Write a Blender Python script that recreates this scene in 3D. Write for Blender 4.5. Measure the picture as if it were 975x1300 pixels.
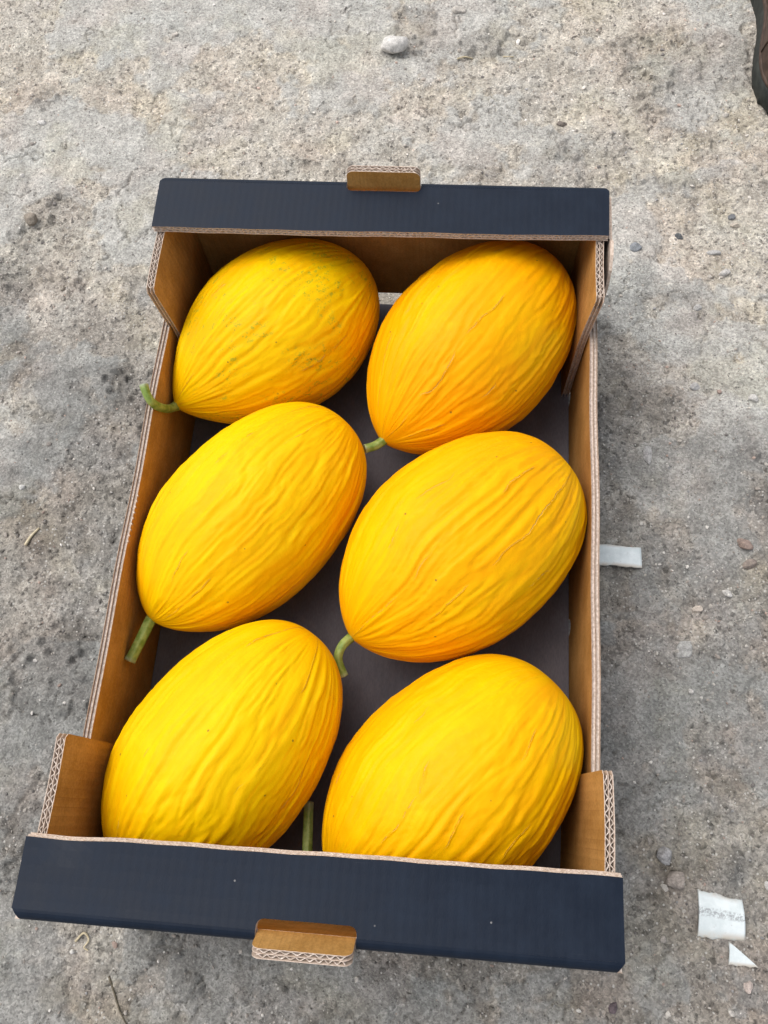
import bpy, bmesh, math, random
import numpy as np
from mathutils import Vector, Matrix

for o in list(bpy.data.objects):
    bpy.data.objects.remove(o, do_unlink=True)
scene = bpy.context.scene
COL = scene.collection

# ------------------------------------------------------------------ camera
cd = bpy.data.cameras.new("camera")
cam = bpy.data.objects.new("camera", cd)
COL.objects.link(cam)
cam.location = (0.07305, -0.22499, 0.78912)
cam.rotation_euler = (0.35094, 0.05095, 0.07409)
cd.sensor_fit = 'VERTICAL'
cd.sensor_height = 24.0
cd.lens = 24.0 * 1070.93 / 1300.0
cd.clip_start = 0.01
cd.clip_end = 200
scene.camera = cam

# ------------------------------------------------------------------ sky, sun, exposure
SUN_EL, SUN_AZ = math.radians(62), math.radians(-62)      # azimuth from +Y, to the left
world = bpy.data.worlds.new("World")
scene.world = world
world.use_nodes = True
wn, wl = world.node_tree.nodes, world.node_tree.links
wn.clear()
sky = wn.new('ShaderNodeTexSky')
sky.sky_type = 'NISHITA'
sky.sun_disc = False
sky.sun_elevation = SUN_EL
sky.sun_rotation = SUN_AZ
sky.air_density = 1.0
sky.dust_density = 4.0
sky.ozone_density = 1.0
hs = wn.new('ShaderNodeHueSaturation')
hs.inputs['Saturation'].default_value = 0.30              # clouded-over sky
bg = wn.new('ShaderNodeBackground')
bg.inputs['Strength'].default_value = 0.15
wo = wn.new('ShaderNodeOutputWorld')
wl.new(sky.outputs[0], hs.inputs['Color'])
wl.new(hs.outputs[0], bg.inputs['Color'])
wl.new(bg.outputs[0], wo.inputs['Surface'])

sd = bpy.data.lights.new("sun", 'SUN')
sd.energy = 0.8
sd.angle = math.radians(55)
sd.color = (1.0, 0.955, 0.90)
sun = bpy.data.objects.new("sun", sd)
COL.objects.link(sun)
sdir = Vector((math.sin(SUN_AZ) * math.cos(SUN_EL), math.cos(SUN_AZ) * math.cos(SUN_EL), math.sin(SUN_EL)))
sun.rotation_euler = sdir.to_track_quat('Z', 'Y').to_euler()
sun.location = sdir * 5

vs = scene.view_settings
vs.view_transform = 'Standard'
vs.look = 'None'
vs.exposure = 0.5
vs.gamma = 1.0
vs.use_curve_mapping = False

# ------------------------------------------------------------------ noise
RNG = np.random.default_rng(7)
_T = RNG.random((8, 256, 256))
_T3 = RNG.random(65536)


def vnoise(x, y, seed=0):
    T = _T[seed % 8]
    x = x + 37.7 * seed
    y = y + 91.3 * seed
    xi, yi = np.floor(x).astype(np.int64), np.floor(y).astype(np.int64)
    fx, fy = x - xi, y - yi
    fx = fx * fx * fx * (fx * (fx * 6 - 15) + 10)
    fy = fy * fy * fy * (fy * (fy * 6 - 15) + 10)
    a, b = xi & 255, (xi + 1) & 255
    c, d = yi & 255, (yi + 1) & 255
    return (T[a, c] * (1 - fx) + T[b, c] * fx) * (1 - fy) + (T[a, d] * (1 - fx) + T[b, d] * fx) * fy


def fbm(x, y, octs=4, seed=0, gain=0.5):
    s, a, n = 0, 1.0, 0.0
    for k in range(octs):
        s = s + a * vnoise(x * 2 ** k * 1.03 ** k, y * 2 ** k * 1.03 ** k, seed + k * 3)
        n += a
        a *= gain
    return s / n


def vnoise3(x, y, z, seed=0):
    x, y, z = x + seed * 17.3, y + seed * 5.9, z + seed * 11.1
    xi, yi, zi = (np.floor(q).astype(np.int64) for q in (x, y, z))
    f = []
    for q, qi in ((x, xi), (y, yi), (z, zi)):
        w = q - qi
        f.append(w * w * w * (w * (w * 6 - 15) + 10))
    out = 0
    for i in (0, 1):
        for j in (0, 1):
            for k in (0, 1):
                h = ((xi + i) * 73856093 ^ (yi + j) * 19349663 ^ (zi + k) * 83492791) & 0x7fffffff
                h = ((h ^ (h >> 13)) * 1274126177) & 0x7fffffff
                v = _T3[(h ^ (h >> 16)) & 65535]
                out = out + v * (f[0] if i else 1 - f[0]) * (f[1] if j else 1 - f[1]) * (f[2] if k else 1 - f[2])
    return out


def sstep(a, b, x):
    t = np.clip((x - a) / (b - a), 0, 1)
    return t * t * (3 - 2 * t)


# ------------------------------------------------------------------ node helpers
class NT:
    def __init__(self, name):
        self.m = bpy.data.materials.new(name)
        self.m.use_nodes = True
        self.n, self.l = self.m.node_tree.nodes, self.m.node_tree.links
        self.b = self.n['Principled BSDF']

    def _in(self, sock, v):
        if v is None:
            return
        if hasattr(v, 'is_output') or isinstance(v, bpy.types.NodeSocket):
            self.l.new(v, sock)
        else:
            if isinstance(v, tuple) and len(v) == 3 and sock.type == 'RGBA':
                v = v + (1,)
            sock.default_value = v

    def coord(self, kind='Object', scale=(1, 1, 1)):
        t = self.n.new('ShaderNodeTexCoord')
        return self.scaled(t.outputs[kind], scale)

    def attr(self, name, out='Vector'):
        a = self.n.new('ShaderNodeAttribute')
        a.attribute_name = name
        return a.outputs[out]

    def scaled(self, vec, scale):
        m = self.n.new('ShaderNodeMapping')
        self.l.new(vec, m.inputs['Vector'])
        m.inputs['Scale'].default_value = scale
        return m.outputs[0]

    def noise(self, vec, scale, detail=3, rough=0.55, out='Fac', dist=0.0):
        t = self.n.new('ShaderNodeTexNoise')
        self._in(t.inputs['Vector'], vec)
        t.inputs['Scale'].default_value = scale
        t.inputs['Detail'].default_value = detail
        t.inputs['Roughness'].default_value = rough
        t.inputs['Distortion'].default_value = dist
        return t.outputs[out]

    def voro(self, vec, scale, out='Distance', feature='F1', rand=1.0):
        t = self.n.new('ShaderNodeTexVoronoi')
        t.feature = feature
        self._in(t.inputs['Vector'], vec)
        t.inputs['Scale'].default_value = scale
        t.inputs['Randomness'].default_value = rand
        return t.outputs[out]

    def ramp(self, fac, lo, hi, a=0.0, b=1.0):
        t = self.n.new('ShaderNodeMapRange')
        t.interpolation_type = 'SMOOTHSTEP'
        self._in(t.inputs['Value'], fac)
        t.inputs['From Min'].default_value = lo
        t.inputs['From Max'].default_value = hi
        t.inputs['To Min'].default_value = a
        t.inputs['To Max'].default_value = b
        return t.outputs[0]

    def math(self, op, a, b=None, c=None):
        t = self.n.new('ShaderNodeMath')
        t.operation = op
        self._in(t.inputs[0], a)
        self._in(t.inputs[1], b)
        self._in(t.inputs[2], c)
        return t.outputs[0]

    def mix(self, fac, a, b, blend='MIX'):
        t = self.n.new('ShaderNodeMix')
        t.data_type = 'RGBA'
        t.blend_type = blend
        self._in(t.inputs[0], fac)
        self._in(t.inputs[6], a)
        self._in(t.inputs[7], b)
        return t.outputs[2]

    def sep(self, vec):
        t = self.n.new('ShaderNodeSeparateXYZ')
        self.l.new(vec, t.inputs[0])
        return t.outputs

    def bump(self, h, dist, strength=1.0, normal=None):
        t = self.n.new('ShaderNodeBump')
        self._in(t.inputs['Height'], h)
        t.inputs['Distance'].default_value = dist
        t.inputs['Strength'].default_value = strength
        if normal is not None:
            self.l.new(normal, t.inputs['Normal'])
        return t.outputs[0]

    def done(self, color=None, rough=None, normal=None, spec=None, **kw):
        self._in(self.b.inputs['Base Color'], color)
        self._in(self.b.inputs['Roughness'], rough)
        if normal is not None:
            self.l.new(normal, self.b.inputs['Normal'])
        if spec is not None:
            self._in(self.b.inputs['Specular IOR Level'], spec)
        for k, v in kw.items():
            self._in(self.b.inputs[k], v)
        return self.m


# ------------------------------------------------------------------ object helpers
def tag(o, label=None, cat=None, group=None, kind=None):
    if label: o["label"] = label
    if cat: o["category"] = cat
    if group: o["group"] = group
    if kind: o["kind"] = kind
    return o


def empty(name, loc):
    o = bpy.data.objects.new(name, None)
    o.empty_display_size = 0.02
    o.location = loc
    COL.objects.link(o)
    return o


def link_bm(name, bm, mats, parent=None, loc=(0, 0, 0), smooth=False):
    me = bpy.data.meshes.new(name)
    bm.to_mesh(me)
    bm.free()
    for m in mats:
        me.materials.append(m)
    if smooth:
        me.polygons.foreach_set('use_smooth', [True] * len(me.polygons))
    o = bpy.data.objects.new(name, me)
    COL.objects.link(o)
    o.parent = parent
    o.location = loc
    return o


def np_mesh(name, V, F, mats, parent=None, loc=(0, 0, 0), smooth=True, attrs=None):
    me = bpy.data.meshes.new(name)
    V = np.ascontiguousarray(V, dtype=np.float32)
    F = np.ascontiguousarray(F, dtype=np.int32)
    me.vertices.add(len(V))
    me.vertices.foreach_set('co', V.ravel())
    k = F.shape[1]
    me.loops.add(F.size)
    me.loops.foreach_set('vertex_index', F.ravel())
    me.polygons.add(len(F))
    me.polygons.foreach_set('loop_start', np.arange(0, F.size, k, dtype=np.int32))
    try:
        me.polygons.foreach_set('loop_total', np.full(len(F), k, dtype=np.int32))
    except Exception:
        pass
    for m in mats:
        me.materials.append(m)
    me.update(calc_edges=True)
    me.polygons.foreach_set('use_smooth', np.full(len(F), smooth, dtype=bool))
    for nm, (typ, data) in (attrs or {}).items():
        a = me.attributes.new(nm, typ, 'POINT')
        a.data.foreach_set({'FLOAT': 'value', 'FLOAT_VECTOR': 'vector', 'FLOAT_COLOR': 'color'}[typ],
                           np.ascontiguousarray(data, dtype=np.float32).ravel())
    o = bpy.data.objects.new(name, me)
    COL.objects.link(o)
    o.parent = parent
    o.location = loc
    return o


# ------------------------------------------------------------------ ground
HX, HY = 0.200, 0.3065          # half width and length of the box


def ground_fields(x, y):
    wx = x + 0.03 * (fbm(x / .09, y / .09, 3, 5) - .5)
    wy = y + 0.03 * (fbm(x / .09, y / .09, 3, 6) - .5)
    plate = sstep(.47, .53, fbm(wx / .11, wy / .11, 6, 1, .6) - .045 * sstep(.15, .4, x) + .05 * sstep(-.1, -.35, x))
    rough = 1 - .80 * plate
    h = .010 * (fbm(x / .30, y / .30, 3, 2) - .5) + .0035 * (fbm(x / .07, y / .07, 3, 3) - .5)
    h = h + .0016 * plate
    g = fbm(x / .016, y / .016, 4, 4, .62) - .5
    h = h + rough * .0050 * g + rough * .0012 * (vnoise(x / .0046, y / .0046, 5) - .5)
    pit = np.clip(.30 - vnoise(x / .011, y / .011, 6), 0, 1)
    h = h - .010 * pit * (.4 + .6 * rough)
    # loose crumbs lying in patches
    cl = sstep(.56, .70, fbm(x / .10, y / .10, 4, 7))
    lump = np.clip(vnoise(x / .008, y / .008, 1) - .62, 0, 1)
    h = h + cl * .019 * lump
    # hairline cracks in the hard plates
    c = np.abs(fbm(wx / .055, wy / .055, 4, 2, .6) - .5)
    crack = (1 - sstep(.0, .013, c)) * sstep(.42, .55, fbm(x / .14, y / .14, 2, 6)) * (.25 + .75 * plate)
    h = h - .0034 * crack
    # trodden flat under the box
    d = np.maximum(np.abs(x) - HX, np.abs(y) - HY)
    k = sstep(-.004, .03, d)
    h = h * k - .0035 * (1 - k)
    return h, plate, cl, crack


def gh(x, y):
    return float(ground_fields(np.array([x]), np.array([y]))[0][0])


def axis_coords(lo, hi, step, far):
    core = np.arange(lo, hi, step)
    ext = np.cumsum(step * 1.22 ** np.arange(1, 40))
    ext = ext[ext < far]
    return np.concatenate([(lo - ext)[::-1], core, core[-1] + ext])


def ground_mat():
    t = NT('packed_dirt')
    P = t.coord('Object')
    plate = t.attr('plate', 'Fac')
    loose = t.attr('loose', 'Fac')
    sand_and_light = t.attr('sand_and_light', 'Fac')  # real sand patches plus a shade falloff painted into the dirt colour
    nA = t.noise(P, 7, 5, .6)
    nB = t.noise(P, 38, 5, .65)
    nC = t.noise(P, 190, 4, .7)
    nD = t.noise(P, 620, 2, .6)
    grey = t.mix(t.ramp(nB, .3, .7), (.195, .188, .174), (.290, .281, .263))
    brown = t.mix(t.ramp(nB, .3, .7), (.195, .174, .148), (.312, .282, .242))
    dirt = t.mix(t.ramp(nA, .40, .62), grey, brown)
    pale = t.mix(t.ramp(nB, .3, .7), (.385, .347, .290), (.555, .510, .437))
    pale = t.mix(t.ramp(nA, .45, .65), pale, t.mix(t.ramp(nB, .3, .7), (.400, .370, .325), (.515, .485, .436)))
    base = t.mix(sand_and_light, dirt, pale)
    crust = t.mix(t.ramp(nB, .35, .7), (.210, .205, .190), (.290, .284, .265))
    crust = t.mix(sand_and_light, crust, t.mix(t.ramp(nB, .35, .7), (.390, .376, .343), (.520, .503, .462)))
    base = t.mix(plate, base, crust)
    base = t.mix(t.math('MULTIPLY', loose, .48), base, t.mix(sand_and_light, (.105, .098, .090), (.205, .185, .160)))
    hue = t.noise(P, 11, 4, .6, out='Color')
    hr = t.sep(hue)
    base = t.mix(t.ramp(hr[0], .48, .64, 0, .8), base, t.mix(1.0, base, (1.04, .985, .965), 'MULTIPLY'))
    base = t.mix(t.ramp(hr[1], .48, .64, 0, .8), base, t.mix(1.0, base, (.97, .995, 1.005), 'MULTIPLY'))
    base = t.mix(t.ramp(hr[2], .50, .64, 0, .8), base, t.mix(1.0, base, (1.03, 1.01, .93), 'MULTIPLY'))
    # mottling and grain
    dark = t.ramp(t.noise(P, 23, 6, .7, dist=.6), .57, .72)
    base = t.mix(t.math('MULTIPLY', dark, .32), base, t.mix(sand_and_light, (.10, .097, .092), (.22, .20, .175)))
    base = t.mix(1.0, base, t.ramp(nC, .30, .72, .86, 1.14), 'MULTIPLY')
    wv = t.n.new('ShaderNodeVectorMath')
    wv.operation = 'MULTIPLY_ADD'
    t.l.new(t.noise(P, 260, 2, .5, out='Color'), wv.inputs[0])
    wv.inputs[1].default_value = (.004, .004, .004)
    t.l.new(P, wv.inputs[2])
    PW = wv.outputs[0]
    g1 = t.sep(t.voro(PW, 620, 'Color'))
    g2 = t.sep(t.voro(PW, 240, 'Color'))
    g1d = t.voro(PW, 620, 'Distance')
    g2d = t.voro(PW, 240, 'Distance')
    base = t.mix(1.0, base, t.ramp(g1[0], .0, 1.0, .77, 1.25), 'MULTIPLY')
    crumb = t.math('MULTIPLY', t.ramp(g2[1], .70, .74), t.ramp(plate, 0, 1, 1, .25))
    base = t.mix(crumb, base, t.mix(1.0, base, t.ramp(g2[0], .0, 1.0, .62, 1.34), 'MULTIPLY'))
    # mineral specks
    cell = t.voro(P, 330, 'Color')
    dist = t.voro(P, 330, 'Distance')
    cr = t.sep(cell)
    m = t.math('MULTIPLY', t.ramp(dist, .30, .36, 1, 0), t.ramp(cr[0], .86, .88))
    m = t.math('MULTIPLY', m, t.ramp(plate, 0, 1, 1, .3))
    base = t.mix(t.math('MULTIPLY', m, .75), base, (.55, .53, .49))
    m2 = t.math('MULTIPLY', t.ramp(dist, .25, .34, 1, 0), t.ramp(cr[1], .89, .91))
    base = t.mix(t.math('MULTIPLY', m2, .7), base, (.075, .07, .066))
    hh = t.math('ADD', t.math('MULTIPLY', nC, .55), t.math('MULTIPLY', t.math('MULTIPLY', t.ramp(g2d, .1, .6, 1, 0), crumb), .38))
    hh = t.math('ADD', hh, t.math('MULTIPLY', g1[1], .10))
    nrm = t.bump(hh, .0048, .9)
    return t.done(base, .93, nrm, spec=.25)


xs = axis_coords(-.60, .52, .0017, 30)
ys = axis_coords(-.46, .82, .0017, 30)
X, Y = np.meshgrid(xs, ys)
h, plate, cl, crack = ground_fields(X, Y)
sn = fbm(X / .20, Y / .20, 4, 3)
cover_and_light = .16 + .74 * sstep(.0, .58, Y + .35 * (sn - .5)) - .02 * sstep(.0, .35, X) - .06 * sstep(-.15, -.4, X) * sstep(.45, .2, Y) + .22 * sstep(.20, .32, X) * sstep(-.35, .1, Y)  # sand cover, plus painted shade darkening the dirt toward the near end
sand_and_light = np.clip(cover_and_light + 1.0 * (fbm(X / .06, Y / .06, 5, 2, .6) - .5) + .55 * (sn - .5), 0, 1)
sand_and_light = .35 * sand_and_light + .65 * sstep(.15, .75, sand_and_light)
ny, nx = X.shape
idx = np.arange(nx * ny).reshape(ny, nx)
F = np.stack([idx[:-1, :-1], idx[:-1, 1:], idx[1:, 1:], idx[1:, :-1]], -1).reshape(-1, 4)
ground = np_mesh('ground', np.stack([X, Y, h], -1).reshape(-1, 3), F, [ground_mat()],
                 attrs={'plate': ('FLOAT', plate), 'loose': ('FLOAT', np.clip(cl * .8 + crack * .7, 0, 1)), 'sand_and_light': ('FLOAT', sand_and_light)})
tag(ground, 'packed grey and beige dirt under the box, crusted and gritty', 'ground', kind='structure')


# ------------------------------------------------------------------ board materials
def board_mats():
    def flutes(t, amp):
        uv = t.attr('sheet', 'Vector')
        s = t.sep(uv)
        w = t.math('SINE', t.math('MULTIPLY', s[0], 2 * math.pi / .0064))
        lowv = t.noise(t.scaled(uv, (30, 8, 1)), 1, 2)
        return s, w, lowv

    t = NT('kraft_liner')
    s, w, lowv = flutes(t, 1)
    uv = t.attr('sheet', 'Vector')
    fib = t.noise(t.scaled(uv, (520, 420, 1)), 1, 4, .7)
    blot = t.noise(t.scaled(uv, (34, 30, 1)), 1, 5, .65)
    line = t.ramp(w, .90, 1.0)
    c = t.mix(t.ramp(blot, .3, .7), (.345, .175, .045), (.470, .255, .078))
    c = t.mix(t.math('MULTIPLY', t.math('MULTIPLY', line, t.ramp(lowv, .40, .62)), .32), c, (.24, .105, .028))
    c = t.mix(1.0, c, t.ramp(fib, .3, .7, .86, 1.14), 'MULTIPLY')
    nrm = t.bump(w, .00010, .8)
    nrm = t.bump(fib, .0002, .5, nrm)
    kraft = t.done(c, .88, nrm, spec=.12)

    t = NT('navy_print')
    s, w, lowv = flutes(t, 1)
    uv = t.attr('sheet', 'Vector')
    rub = t.noise(t.scaled(uv, (45, 38, 1)), 1, 6, .7)
    fine = t.noise(t.scaled(uv, (700, 300, 1)), 1, 2)
    c = t.mix(t.ramp(rub, .35, .75), (.0046, .0096, .0205), (.0078, .0146, .0285))
    dust = t.math('MULTIPLY', t.ramp(t.voro(uv, 95, 'Distance'), .05, .075, 1, 0), t.ramp(t.sep(t.voro(uv, 95, 'Color'))[0], .90, .92))
    c = t.mix(t.math('MULTIPLY', dust, .55), c, (.30, .29, .28))
    scr = t.math('MULTIPLY', t.ramp(t.noise(t.scaled(uv, (14, 420, 1)), 1, 2), .72, .78), t.ramp(t.noise(uv, 14, 2), .50, .62))
    c = t.mix(t.math('MULTIPLY', scr, .16), c, (.20, .21, .23))
    nrm = t.bump(w, .000030, .6)
    nrm = t.bump(fine, .00012, .5, nrm)
    navy = t.done(c, t.ramp(rub, .3, .7, .40, .54), nrm, spec=.19)

    t = NT('cut_board_edge')
    P = t.coord('Object')
    n = t.noise(P, 500, 3)
    c = t.mix(t.ramp(n, .3, .7), (.48, .365, .28), (.68, .56, .47))
    edge = t.done(c, .85, t.bump(n, .0003, .6), spec=.2)
    t = NT('rubbed_board_edge')
    n = t.noise(t.coord('Object'), 380, 4)
    edge2 = t.done(t.mix(t.ramp(n, .3, .7), (.27, .185, .13), (.45, .335, .26)), .85, None, spec=.2)

    t = NT('fluting_paper')
    P = t.coord('Object')
    n = t.noise(P, 420, 3)
    c = t.mix(t.ramp(n, .3, .7), (.52, .42, .34), (.78, .68, .60))
    flu = t.done(c, .85, None, spec=.2)

    t = NT('grey_brown_liner')
    s, w, lowv = flutes(t, 1)
    uv = t.attr('sheet', 'Vector')
    blot = t.noise(t.scaled(uv, (22, 16, 1)), 1, 5, .6)
    fib = t.noise(t.scaled(uv, (900, 220, 1)), 1, 3, .6)
    c = t.mix(t.ramp(blot, .3, .7), (.105, .098, .112), (.150, .138, .153))
    c = t.mix(1.0, c, t.ramp(fib, .3, .7, .88, 1.12), 'MULTIPLY')
    grey = t.done(c, .8, t.bump(w, .0001, .7), spec=.25)
    return kraft, navy, edge, edge2, flu, grey


KRAFT, NAVY, EDGE, EDGE2, FLUTE, GREYB = board_mats()
TB = .0068                      # thickness of the double-wall board
LN = .0005                      # liner


def prism(bm, poly, n0, n1, m0, m1, ms, F, uvl):
    """extruded polygon in sheet coordinates; F maps (u,v,n) to a point"""
    lay = bm.verts.layers.float_vector[uvl]
    a = [bm.verts.new(F(u, v, n0)) for u, v in poly]
    b = [bm.verts.new(F(u, v, n1)) for u, v in poly]
    for vs_, in ((a,), (b,)):
        for q, (u, v) in zip(vs_, poly):
            q[lay] = Vector((u, v, 0))
    k = len(poly)
    fs = [bm.faces.new(a[::-1]), bm.faces.new(b)]
    fs[0].material_index, fs[1].material_index = m0, m1
    for i in range(k):
        f = bm.faces.new((a[i], a[(i + 1) % k], b[(i + 1) % k], b[i]))
        f.material_index = ms
        fs.append(f)
    return fs


def board(name, parent, poly, core, O, U, V, N, strips=(), warp=None, inner=None, t=TB, cut=.022, in_poly=None, rim=None):
    """a sheet of double-wall board: inner liner at n=0 facing the goods, outer liner at n=t.
    core: outline of the solid filling (set back where the cut edge shows);
    strips: (A, B, inward) cut edges that show their fluting"""
    O, U, V, N = Vector(O), Vector(U), Vector(V), Vector(N)
    F = lambda u, v, n: O + U * u + V * v + N * n
    bm = bmesh.new()
    bm.verts.layers.float_vector.new('sheet')
    prism(bm, in_poly or poly, 0, LN, 0, 2, 2, F, 'sheet')
    prism(bm, poly, t - LN, t, 2, 1, 2, F, 'sheet')
    prism(bm, poly, t / 2 - .0002, t / 2 + .0002, 2, 2, 2, F, 'sheet')
    prism(bm, core, LN + .00003, t / 2 - .00024, 3, 3, 3, F, 'sheet')
    prism(bm, core, t / 2 + .00024, t - LN - .00003, 3, 3, 3, F, 'sheet')
    bmesh.ops.recalc_face_normals(bm, faces=bm.faces[:])
    if warp:
        us, vs2 = [p[0] for p in poly], [p[1] for p in poly]
        for ax, lo, hi in ((U, min(us), max(us)), (V, min(vs2), max(vs2))):
            for c in np.arange(lo + cut * .5, hi, cut):
                bmesh.ops.bisect_plane(bm, geom=bm.verts[:] + bm.edges[:] + bm.faces[:],
                                       plane_co=O + ax * float(c), plane_no=ax, dist=1e-5)
        for v in bm.verts:
            v.co = warp(v.co)
    o = link_bm(name, bm, [inner or KRAFT, NAVY, rim or EDGE, FLUTE], parent)
    rnd = random.Random(len(name) * 7 + len(poly) + int(1000 * abs(O.y + poly[0][1])))
    if strips:
        bm = bmesh.new()
        for A, B, inw in strips:
            A, B, inw = Vector(A), Vector(B), Vector(inw)
            L = (B - A).length
            e = (B - A) / L
            for lo, hi, pitch in ((LN, t / 2 - .0002, .0068), (t / 2 + .0002, t - LN, .0058)):
                mid, amp0 = (lo + hi) / 2, (hi - lo) / 2 - .0002
                ph = rnd.random() * 6
                ns = int(L / .0008)
                prev = None
                for i in range(ns + 1):
                    x = .0004 + (L - .0008) * i / ns
                    th = 2 * math.pi * x / pitch + ph + .9 * math.sin(x * 37 + ph) + .35 * math.sin(x * 113 + 2 * ph)
                    n = mid + amp0 * math.sin(th) * (.84 + .16 * math.sin(x * 91 + ph))
                    sl = amp0 * math.cos(th) * 2 * math.pi / pitch
                    q = 1 / math.sqrt(1 + sl * sl)
                    de, dn = -sl * q * .00021, q * .00021
                    row = []
                    rec = .0003 + .0004 * (.5 + .5 * math.sin(x * 533 + ph)) * rnd.random()
                    for sgn in (1, -1):
                        for dep in (rec, .0165):
                            p = A + e * (x + sgn * de) + inw * dep
                            q3 = F(p.x, p.y, n + sgn * dn)
                            row.append(bm.verts.new(warp(q3) if warp else q3))
                    if prev:
                        bm.faces.new((prev[0], row[0], row[1], prev[1]))
                        bm.faces.new((prev[2], prev[3], row[3], row[2]))
                        bm.faces.new((prev[0], prev[2], row[2], row[0]))
                    prev = row
        bmesh.ops.recalc_face_normals(bm, faces=bm.faces[:])
        link_bm('fluting', bm, [FLUTE], o)
    return o


def arc(cx, cy, r, a0, a1, n=5):
    return [(cx + r * math.cos(math.radians(a0 + (a1 - a0) * i / n)), cy + r * math.sin(math.radians(a0 + (a1 - a0) * i / n))) for i in range(n + 1)]


# ------------------------------------------------------------------ the box
HS = .1875                      # height of the end shelves
HW = .124                       # height of the low side walls
box = empty('cardboard_box', (0, 0, 0))
tag(box, 'open cardboard fruit box, navy outside and brown inside, holding six yellow melons', 'box')
Z = Vector((0, 0, 1))


def wav(p, amp, k, ph):
    return amp * math.sin(k * p.y + ph)


# floor
xi = HX - TB
board('floor_panel', box, [(-xi + .0008, -HY + TB + .001), (xi - .0008, -HY + TB + .001), (xi - .0008, HY - TB - .002), (-xi + .0008, HY - TB - .002)],
      [(-xi + .001, -HY + TB + .002), (xi - .001, -HY + TB + .002), (xi - .001, HY - TB - .003), (-xi + .001, HY - TB - .003)],
      (0, 0, TB + .0004), (1, 0, 0), (0, 1, 0), (0, 0, -1), inner=GREYB)

# low side walls: sheet u = height, v = along the box
ya, yb = -HY + TB + .0008, HY - TB - .0008


def wall_poly(top, vents, nicks=()):
    p = [(.0005, ya)]
    for c in vents:
        p += [(.0005, c - .008)] + [(.0005 + (TB + .0075) * math.sin(a), c - .008 * math.cos(a)) for a in np.linspace(.3, math.pi - .3, 7)] + [(.0005, c + .008)]
    p += [(.0005, yb), (top, yb)]
    for c in sorted(nicks, reverse=True):
        p += [(top, c + .0009), (top - .0034, c + .0009), (top - .0034, c - .0009), (top, c - .0009)]
    p += [(top, ya)]
    return p


def side_warp(sign):
    def w(p):
        q = p.copy()
        k = max(0., p.z / HW)
        q.x += k * (.0012 * math.sin(9 * p.y + sign) + .0005 * math.sin(41 * p.y)) - sign * .0015 * k * (1 - (p.y / HY) ** 2)
        q.z += k * .0007 * math.sin(23 * p.y + 2 * sign)
        return q
    return w


for sign, vents, nicks in ((-1, (), [-.022 + i * .0052 for i in range(9)]), (1, (-.046, .193), ())):
    top = HW
    board('side_wall', box, wall_poly(top, vents), wall_poly(top - .0022, vents), (sign * (HX - TB), 0, 0), (0, 0, 1), (0, 1, 0), (sign, 0, 0),
          warp=side_warp(sign), in_poly=wall_poly(top, vents, nicks), rim=EDGE2)

# end walls (sheet u = x, v = z), with a vent slot at the foot
for sign in (-1, 1):
    zt = HS - TB
    p = [(-HX + .0006, .0005), (-.046, .0005), (-.046, .016)] + arc(-.040, .018, .006, 180, 90)[1:] + arc(.040, .018, .006, 90, 0) + [(.046, .0005), (HX - .0006, .0005), (HX - .0006, zt), (-HX + .0006, zt)]

    def ew(q, sign=sign):
        r = q.copy()
        k = math.sin(math.pi * min(1, max(0, q.z / zt)))
        r.y += sign * .0026 * k * (1 - (q.x / HX) ** 2)
        return r
    board('end_wall', box, p, [(u * .999, v * .999 + .0001) for u, v in p], (0, sign * (HY - TB), 0), (1, 0, 0), (0, 0, 1), (0, sign, 0), warp=ew)

# corner flaps (sheet u = along the box, v = height)
for sx, sy, ylen in ((-1, 1, .119), (1, 1, .113), (-1, -1, .121), (1, -1, .123)):
    y0 = sy * (HY - TB - .001)
    y1 = sy * (HY - ylen)
    lo, hi = min(y0, y1), max(y0, y1)
    z0, z1 = TB + .001, HS - TB - .0008
    rf = .003
    if sy > 0:
        poly = [(lo, z0), (hi, z0), (hi, z1), (lo + rf, z1), (lo, z1 - rf)]
        core = [(lo + .003, z0), (hi - .0004, z0), (hi - .0004, z1 - .0165), (lo + .003, z1 - .0165)]
        st = ((lo + rf, z1, 0), (hi, z1, 0), (0, -1, 0))
    else:
        poly = [(lo, z0), (hi, z0), (hi, z1 - rf), (hi - rf, z1), (lo, z1)]
        core = [(lo + .0004, z0), (hi - .003, z0), (hi - .003, z1 - .0165), (lo + .0004, z1 - .0165)]
        st = ((lo, z1, 0), (hi - rf, z1, 0), (0, -1, 0))

    def gw(q, sx=sx, sy=sy):
        r = q.copy()
        k = max(0., (q.z - .118) / .07)
        d = abs(q.y) - (HY - .13)
        r.x += sx * .0046 * k * (1 - .0 * d) + .0006 * math.sin(50 * q.y)
        return r
    board('corner_flap', box, poly, core, (sx * (HX - 2 * TB - .0012), 0, 0), (0, 1, 0), (0, 0, 1), (sx, 0, 0), strips=[st], warp=gw)

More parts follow.
